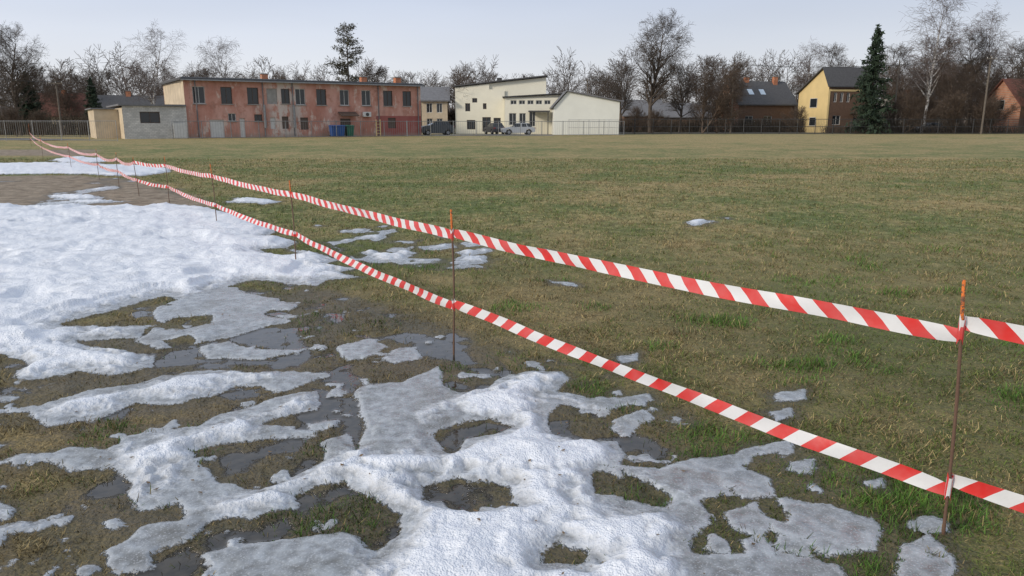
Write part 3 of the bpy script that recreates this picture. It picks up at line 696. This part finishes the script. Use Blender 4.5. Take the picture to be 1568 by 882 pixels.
dv=(.844,.535); E=empty('derelict_red_building',(-33,78,0),math.atan2(dv[1],dv[0]))
def T(a): kk=ray(a,187)[0]; return (33+78*kk)/(.844-.535*kk)
ops=[];kinds=[]
for a,wd in((308,19),(350,17),(390,17),(462,15),(494,15),(529,14),(562,14),(595,14),(624,13)):
    ops.append((T(a-wd/2),T(a+wd/2),3.45,5.15)); kinds.append('w')
ops.append((T(433),T(446),3.55,5.1)); kinds.append('w')
ops.append((T(411),T(427),3.5,5.1)); kinds.append('bl')
for a,wd,z0,z1,kd in((332,22,.05,1.85,'door'),(356,12,1.7,2.5,'w'),(396,12,1.7,2.4,'w'),(371,8,.05,2.0,'door'),(437,10,.9,2.2,'dk'),(466,12,.8,2.1,'dk'),(529,16,.1,2.0,'dk'),(418,8,.9,2.1,'door'),(600,12,.9,2.1,'dk')):
    ops.append((T(a-wd/2),T(a+wd/2),z0,z1)); kinds.append(kd)
wall('front_wall',0,26.2,0,5.75,ops,M['redp'],E)
for o,kd in zip(ops,kinds):
    if kd=='w': window(o,E,fm=M['frame_b'] if random.random()<.6 else M['frame_w'],nv=2,bar=.06); box('sill',o[0]-.08,o[1]+.08,-.09,.0-.003,o[2]-.08,o[2]-.003,M['concrete'],E)
    else:
        mt={'door':M['frame_w'],'bl':M['concrete'],'dk':M['frame_b']}[kd]; box('infill' if kd=='bl' else 'door_leaf',o[0],o[1],.12,.17,o[2],o[3],mt,E)
sw=wall('side_wall_left',0,13,0,5.75,[],M['beige'],E); sw.rotation_euler=(0,0,pi/2)
box('core',.3,25.95,.30,12.9,0,5.7,M['beige'],E); box('side_wall_right',26.0,26.2,.225,13,0,5.7,M['redp'],E); box('side_wall_back',0,25.99,12.98,13.1,0,5.7,M['redp'],E)
box('roof_slab',-.35,26.6,-.5,13.4,5.76,5.95,M['roof_dark'],E); box('roof_felt',-.2,26.4,-.3,13.2,5.955,6.05,M['roof_grey'],E)
boxes('gutter',[(-.3,26.5,-.62,-.505,5.70,5.82)],M['metal'],E)
for a,yy in((433,6),(585,5),(633,4)): 
    x=T(a); box('chimney',x-.35,x+.35,yy,yy+.7,5.9,6.9,M['obrick'],E); box('chimney_cap',x-.45,x+.45,yy-.1,yy+.8,6.905,7.0,M['concrete'],E)
for a in(303,405,450,580,640): x=T(a); cyl('downpipe',(x,-.12,.1),(x,-.12,5.7),.06,.06,M['roof_grey'],E,6)
for a in(405,450): x=T(a); cyl('flue_pipe',(x,-.3,1.0),(x,-.3,3.4),.13,.13,M['metal'],E,8)
prism('awning',[(-1.1,2.35),(0-.01,2.75),(-.01,2.65),(-1.1,2.27)],T(518),T(545),M['frame_b'],E,axis='x')
box('air_conditioner',T(555),T(567),-.4,-.03,2.2,2.75,M['frame_w'],E,bevel=.03); cyl('fan_grille',((T(555)+T(567))/2,-.43,2.47),((T(555)+T(567))/2,-.405,2.47),.2,.2,M['metal_dark'],E,12)
box('step',T(520),T(540),-1.0,-.003,0,.17,M['concrete'],E)
boxes('ladder',[(T(573),T(573)+.08,-.5,-.42,0,1.9),(T(579),T(579)+.08,-.5,-.42,0,1.9)]+[(T(573),T(579),-.49,-.44,.3+i*.35,.35+i*.35) for i in range(5)],M['yellow'],E)
box('annex_core',-5.7,-.02,.3,11.9,0,3.0,M['beige'],E)
ao=[(-4.3,-2.5,1.5,2.6)]; wall('annex_front',-5.8,-.02,0,3.15,ao,M['wbrick'],E,y=-.5,dep=.2); window(ao[0],E,y=-.5,nv=2,fm=M['frame_b'])
box('annex_return',-.2,-.03,-.49,.28,0,3.1,M['wbrick'],E); box('annex_side',-5.81,-5.71,-.49,12,0,2.95,M['beige'],E)
box('annex_roof',-6.1,-.03,-.75,12.2,3.16,3.32,M['roof_grey'],E); boxes('pallet_white',[(-1.4,-.2,-.9,-.75,.0,1.5),(-1.42,-.18,-.745,-.6,1.0,1.08)],M['frame_w'],E)
box('annex_store',-8.0,-5.83,3,11,0,2.85,M['beige'],E); box('annex_store_roof',-8.25,-6.12,2.8,11.3,2.86,2.98,M['roof_grey'],E)

def house(name,a,d,rz,Lx,Wy,eave,ridge,wm,gm,rm,wins=(),gw=(),ry=None,chim=(),over=.4,front_m=None,sky=()):
    X,Y,_=AT(a,187,d); e=empty(name,(X,Y,0),rz); ry=Wy/2 if ry is None else ry
    eb=eave if not isinstance(eave,tuple) else eave[1]; ef=eave if not isinstance(eave,tuple) else eave[0]
    wall('front_wall',0,Lx,0,ef,list(wins),front_m or wm,e)
    for o in wins: window(o,e)
    prism('gable_left',[(0.003,0),(0.003,ef-.02),(ry,ridge-.02),(Wy,eb-.02),(Wy,0)],0.003,.25,gm,e,axis='x')
    prism('body',[(.3,0),(.3,ef-.1),(ry,ridge-.15),(Wy-.02,eb-.1),(Wy-.02,0)],.26,Lx-.003,wm,e,axis='x')
    for (y0,y1,z0,z1) in gw:
        box('glass',-.02,-.004,y0,y1,z0,z1,M['glass'],e); boxes('frame',[(-.06,-.021,y0-.07,y1+.07,z0-.07,z0),(-.06,-.021,y0-.07,y1+.07,z1,z1+.07),(-.05,-.022,y0-.07,y0,z0,z1),(-.05,-.022,y1,y1+.07,z0,z1)],M['frame_w'],e)
    sf=(ridge-ef)/ry; sb=(ridge-eb)/(Wy-ry); t_=.18
    prism('roof',[(-over,ef-sf*over),(ry,ridge),(Wy+over,eb-sb*over),(Wy+over,eb-sb*over+t_),(ry,ridge+t_),(-over,ef-sf*over+t_)],-over,Lx+over,rm,e,axis='x')
    for (x,y,h) in chim: box('chimney',x-.35,x+.35,y-.3,y+.3,ridge-1.2,ridge+h,M['obrick'],e); box('chimney_cap',x-.42,x+.42,y-.37,y+.37,ridge+h+.003,ridge+h+.1,M['concrete'],e)
    for (x0,x1,u0,u1) in sky:
        z0=ef+sf*u0+t_+.04; z1=ef+sf*u1+t_+.04
        mesh_obj('skylight',[(x0,u0,z0),(x1,u0,z0),(x1,u1,z1),(x0,u1,z1)],[(0,1,2,3)],simple('skylight_glass',(.5,.6,.7),.1,.05),e)
    return e
house('cream_house',646,108,radians(4),3.6,8,4.6,6.4,M['beige'],M['beige'],M['roof_grey'],wins=[(.7,1.5,2.9,4.2),(2.1,2.9,2.9,4.2),(.7,1.5,.9,2.1),(2.1,2.9,.9,2.1)])
house('orange_brick_house',1130,125,radians(12),10,8,4.6,8.1,M['brownw'],M['obrick'],M['roof_dark'],gw=[(1.2,2.0,1.2,2.4),(3.4,4.6,4.0,5.4),(5.6,6.6,1.2,2.4)],wins=[(1.2,2.6,1.2,2.6),(4.5,6,1.2,2.6)],chim=[(3.2,4,.8),(8.2,3.6,.9)],sky=[(2.5,3.4,1.4,2.4),(4.6,5.5,1.4,2.4)])
YH=house('yellow_house',1265,118,radians(11.5),7.5,8,(7.4,6.2),9.7,M['yellow'],M['yellow'],M['roof_dark'],wins=[(.9,1.5,4.6,6.0),(2.0,2.6,4.6,6.0),(3.1,3.7,4.6,6.0),(1.0,2.4,1.2,2.6),(4.6,6.2,1.2,2.6)],gw=[(2.8,4.6,3.9,5.2),(2.8,4.4,1.1,2.3)],ry=1.5,front_m=M['brownw'])
boxes('yellow_trim',[(.26,6.0,-.06,-.004,6.2,6.5),(-.04,.25,-.05,-.004,0,6.5)],M['yellow'],YH)
boxes('balcony',[(3.8,6.8,-1.2,-.07,2.9,3.05)]+[(3.8+i*.25,3.85+i*.25,-1.18,-1.12,3.055,3.9) for i in range(12)]+[(3.8,6.8,-1.2,-1.11,3.905,3.98)],M['frame_b'],YH)
house('dark_roof_house',152,118,radians(20),9,8,2.6,5.6,M['cream'],M['wood_pole'],M['roof_dark'],wins=[(1,2,1,2.1),(3,4,1,2.1)],chim=[(4,4,.8)])
house('brown_house',40,125,radians(15),9,8,2.8,6.2,M['beige'],M['brownw'],M['roof_red'],wins=[(1,2,1,2.1),(5,6,1,2.1)],chim=[(5,4,.7)])
house('red_roof_house',1560,113,radians(12),9,7,4.2,7.8,M['brownw'],M['obrick'],M['roof_red'],gw=[(3,4.4,3.5,4.8)])
house('grey_house',1380,138,radians(12),9,8,3.6,6.8,M['concrete'],M['concrete'],M['roof_grey'],wins=[(1,2.2,1,2.2)],chim=[(4,4,.6)])
house('garden_house',955,150,radians(5),8,7,3,5.8,M['brownw'],M['brownw'],M['roof_grey'])
house('long_barn',1010,160,radians(5),13,7,2.8,5.4,M['brownw'],M['brownw'],M['roof_grey'])

WB=empty('white_community_building',(0,0,0),0)
wa_ops=[(-6.6,-5.9,3.1,4.2),(-5.6,-4.9,4.3,4.9),(-4.1,-3.6,3.4,4.2),(-6.4,-5.2,.6,1.9),(-4.2,-3.0,.3,2.3),(-2.6,-1.6,1,2.2)]
wall('left_front',-8,-1.05,0,6.1,wa_ops,M['cream'],WB,y=109)
for o in wa_ops: window(o,WB,y=109,fm=M['frame_b'])
prism('left_body',[(-8,0),(-8,6.4),(4.8,7.75),(4.8,0)],109.3,121,M['cream'],WB)
prism('left_upper',[(-8,6.105),(-8,6.32),(-3.2,6.82),(-3.2,6.105)],109.0,109.25,M['cream'],WB)
prism('left_roof',[(-8.3,6.45),(-8.3,6.62),(5.0,8.05),(5.0,7.88)],108.7,121.4,M['roof_dark'],WB)
mo=[(-.4,.6,1.2,2.8),(1.0,1.9,1.2,2.8),(2.4,3.2,1.0,3.0)]+[(-.2+i*1.15,.65+i*1.15,3.95,4.5) for i in range(5)]
wall('middle_front',-1.0,7.0,0,4.85,mo,M['cream'],WB,y=105)
for o in mo: window(o,WB,y=105,fm=M['frame_w'],nv=2)
prism('middle_body',[(-1.0,0),(-1.0,4.85),(7.4,5.3),(7.4,0)],105.3,108.95,M['cream'],WB)
prism('middle_roof',[(-1.3,4.88),(-1.3,5.0),(7.6,5.52),(7.6,5.40)],104.6,108.95,M['roof_dark'],WB)
prism('right_body',[(5.4,0),(5.4,3.5),(7.1,5.4),(13.8,4.15),(13.8,0)],99,104.95,M['white_r'],WB)
prism('right_roof',[(7.0,5.44),(7.0,5.60),(14.1,4.30),(14.1,4.14)],98.7,106.3,M['roof_grey'],WB)
prism('right_roof_edge',[(5.1,3.35),(5.1,3.5),(6.99,5.6),(6.99,5.44)],98.7,106.3,M['roof_grey'],WB)
box('entrance_canopy',2.2,5.0,101.5,104.9,2.95,3.1,M['roof_dark'],WB); boxes('canopy_posts',[(2.3,2.42,101.6,101.72,0,2.94),(4.7,4.82,101.6,101.72,0,2.94)],M['metal_dark'],WB)
boxes('rooftop_vents',[(-2.2,-1.5,113,113.7,7.1,7.9),(1.6,1.9,113,113.3,7.4,8.2)],M['metal_dark'],WB)

# ---------- roads ----------
def strip(name,pts,wd,z,mat):
    v=[];f=[]
    for i,p in enumerate(pts):
        q=pts[min(i+1,len(pts)-1)];r_=pts[max(i-1,0)]; dx,dy=q[0]-r_[0],q[1]-r_[1];l=math.hypot(dx,dy);nx,ny=-dy/l,dx/l
        v+=[(p[0]+nx*wd/2,p[1]+ny*wd/2,z),(p[0]-nx*wd/2,p[1]-ny*wd/2,z)]
        if i: b=2*i; f.append((b-2,b-1,b+1,b))
    return mesh_obj(name,v,f,mat,recalc=False)
strip('road',[(10,115),(60,116),(130,118)],6,.03,M['asphalt']); strip('road',[(-120,86),(-75,79),(-50,75),(-40,69)],4.5,.03,M['asphalt'])
strip('parking_area',[(-10,96.5),(5,97)],8,.02,M['concrete'])
strip('kerb',[(10,111.9),(130,114.9)],.15,.13,M['concrete'])

# ---------- fences ----------
def fence(name,x0,y0,x1,y1,h,mat,gap=2.5,wire=.28,wr=.006,rails=(.1,1.0),pr=.03):
    L=math.hypot(x1-x0,y1-y0); P0=[];P1=[];Rr=[]
    n=int(L/gap)
    for i in range(n+1): t_=i/n; x=x0+(x1-x0)*t_;y=y0+(y1-y0)*t_; P0.append((x,y,0));P1.append((x,y,h+.06));Rr.append(pr)
    n=int(L/wire)
    for i in range(n+1): t_=i/n; x=x0+(x1-x0)*t_;y=y0+(y1-y0)*t_; P0.append((x,y,.05));P1.append((x,y,h));Rr.append(wr)
    for q in rails: P0.append((x0,y0,h*q));P1.append((x1,y1,h*q));Rr.append(pr*.7)
    Rr=np.array(Rr); me=seg_mesh(name,np.array(P0,float),np.array(P1,float),Rr,Rr,mat); o=bpy.data.objects.new(name,me); link(o); return o
fence('mesh_fence',14.2,104.5,100,110,2.0,M['metal_dark'],2.5,.22,.013,(.05,.5,1.0),.06)
fence('mesh_fence',-33,74.5,-12,87.5,1.7,M['metal'],2.5,.25,.010,(.05,1.0),.045)
fence('mesh_fence',-12,88,14,96,1.7,M['metal'],2.5,.25,.010,(.05,1.0),.045)
fence('white_mesh_fence',7.0,95,13.4,96.5,1.9,M['frame_w'],1.3,.16,.014,(.05,.5,1.0),.04)
fence('mesh_fence',-90,71,-34,66,1.7,M['metal'],2.5,.2,.009,(.05,1.0),.035)
fence('mesh_fence',-95,90,-45,84,1.6,M['metal_dark'],2.5,.2,.010,(.05,1.0),.04)
def pole(a,top,d,arm=True):
    X,Y,Zt=AT(a,top,d); e=empty('utility_pole',(X,Y,0),.2); cyl('shaft',(0,0,0),(0,0,Zt),.14,.09,M['wood_pole'],e,8)
    if arm:
        box('crossarm',-.8,.8,-.20,-.12,Zt-.5,Zt-.38,M['wood_pole'],e)
        for x in(-.7,0,.7): cyl('insulator',(x,-.16,Zt-.375),(x,-.16,Zt-.2),.05,.04,M['frame_w'],e,6)
    return np.array([X,Y,Zt-.2])
A1=pole(85,122,95);A2=pole(1125,96,112);A3=pole(900,120,135);A4=pole(1518,85,106);A5=pole(1680,70,104); A6=pole(-60,110,92); A7=pole(1378,92,112,False)
def wire(p,q,sag):
    P=[p+(q-p)*t_-np.array([0,0,sag*4*t_*(1-t_)]) for t_ in np.linspace(0,1,15)]
    me=seg_mesh('overhead_wire',np.array(P[:-1]),np.array(P[1:]),np.full(14,.022),np.full(14,.022),M['metal_dark']); link(bpy.data.objects.new('overhead_wire',me))
for dx in(-.7,.7):
    o_=np.array([dx,0,0]); wire(A2+o_,A4+o_,.8); wire(A4+o_,A5+o_,.4); wire(A3+o_,A2+o_,.8); wire(A6+o_,A1+o_,.3)
wire(A1,np.array([-33,78.5,5.6]),.6)

# ---------- cars, bins ----------
def car(name,loc,rz,paint,suv=False):
    e=empty(name,loc,rz); H=.25 if suv else 0; PMt=simple('car_paint_'+name,paint,.3,.05,1); 
    prof=[(-2.1,.35),(-2.15,.75+H*.5),(-2.0,.95+H),(-1.2,1.0+H),(1.1,.98+H),(1.95,.82+H),(2.12,.65+H*.4),(2.1,.32)]
    def arch(cx): return [(cx+.40*cos(t_),.32+.40*sin(t_)) for t_ in [i*pi/8 for i in range(0,9)]]
    prof=prof+[(1.72,.30)]+arch(1.3)[0:]+[(.88,.25),(-.88,.25)]+arch(-1.3)+[(-1.72,.30)]
    prism('body',prof,-.86,.86,PMt,e,bevel=.03)
    loft('cabin_glass',(-1.75,1.0,-.78,.78),(-1.35,.25,-.62,.62),.98+H,1.42+H,M['glass'],e)
    loft('roof',(-1.38,.28,-.645,.645),(-1.2,.12,-.56,.56),1.42+H,1.49+H,PMt,e,bevel=.02)
    for s in(-1,1):
        for x,xt in((-.35,-.38),(-1.15,-1.0)):
            v=[(x,s*.80,.98+H),(x+.09,s*.80,.98+H),(xt+.09,s*.64,1.43+H),(xt,s*.64,1.43+H)]; v2=[(a_,b_-s*.05,c_) for a_,b_,c_ in v]
            mesh_obj('pillar',v+v2,[(0,1,2,3),(4,7,6,5),(0,4,5,1),(1,5,6,2),(2,6,7,3),(3,7,4,0)],PMt,e)
        box('mirror',.6,.75,s*.88-.08,s*.88+.08,.98+H,1.1+H,PMt,e,bevel=.02)
        for x in(-1.3,1.3): cyl('tyre',(x,s*.64,.32),(x,s*.87,.32),.32,.32,M['black'],e,18); cyl('hub',(x,s*.871,.32),(x,s*.885,.32),.2,.18,M['metal'],e,10)
        box('headlight',2.0,2.13,s*.65-.16,s*.65+.16,.66+H,.80+H*.6,M['frame_w'],e,bevel=.02); box('tail_light',-2.17,-2.05,s*.70-.12,s*.70+.12,.72+H,.92+H,simple('tail_red',(.3,.02,.02),.3),e,bevel=.02)
    return e
car('parked_suv',AT(668,187,97)[:2]+(0,),radians(200),(.05,.06,.07),True)
car('parked_car',AT(793,187,99.5)[:2]+(0.02,),radians(190),(.4,.42,.44))
car('parked_car',AT(757,187,103)[:2]+(0.02,),radians(110),(.06,.06,.07))
car('parked_car',AT(1425,187,115)[:2]+(.03,),radians(182),(.05,.06,.08))
def bin_(loc,rz,col):
    e=empty('wheelie_bin',loc,rz); m=simple('bin_plastic',col,.5,.15,2)
    loft('body',(-.22,.22,-.25,.25),(-.29,.29,-.36,.36),.08,1.0,m,e,bevel=.02); prism('lid',[(-.40,1.003),(-.40,1.05),(0,1.12),(.40,1.06),(.40,1.003)],-.31,.31,m,e,axis='x'); cyl('wheel',(-.26,.3,.1),(-.2,.3,.1),.1,.1,M['black'],e); cyl('wheel',(.2,.3,.1),(.26,.3,.1),.1,.1,M['black'],e)
    e.scale=(1.5,1.5,1.15)
for a,c in((505,(.02,.08,.28)),(514,(.02,.09,.3)),(528,(.02,.13,.09))):
    t_=T(a); bx_=-33+dv[0]*t_+.535*1.3; by_=78+dv[1]*t_-.844*1.3; bin_((bx_,by_,0),.55,c)
print('done')
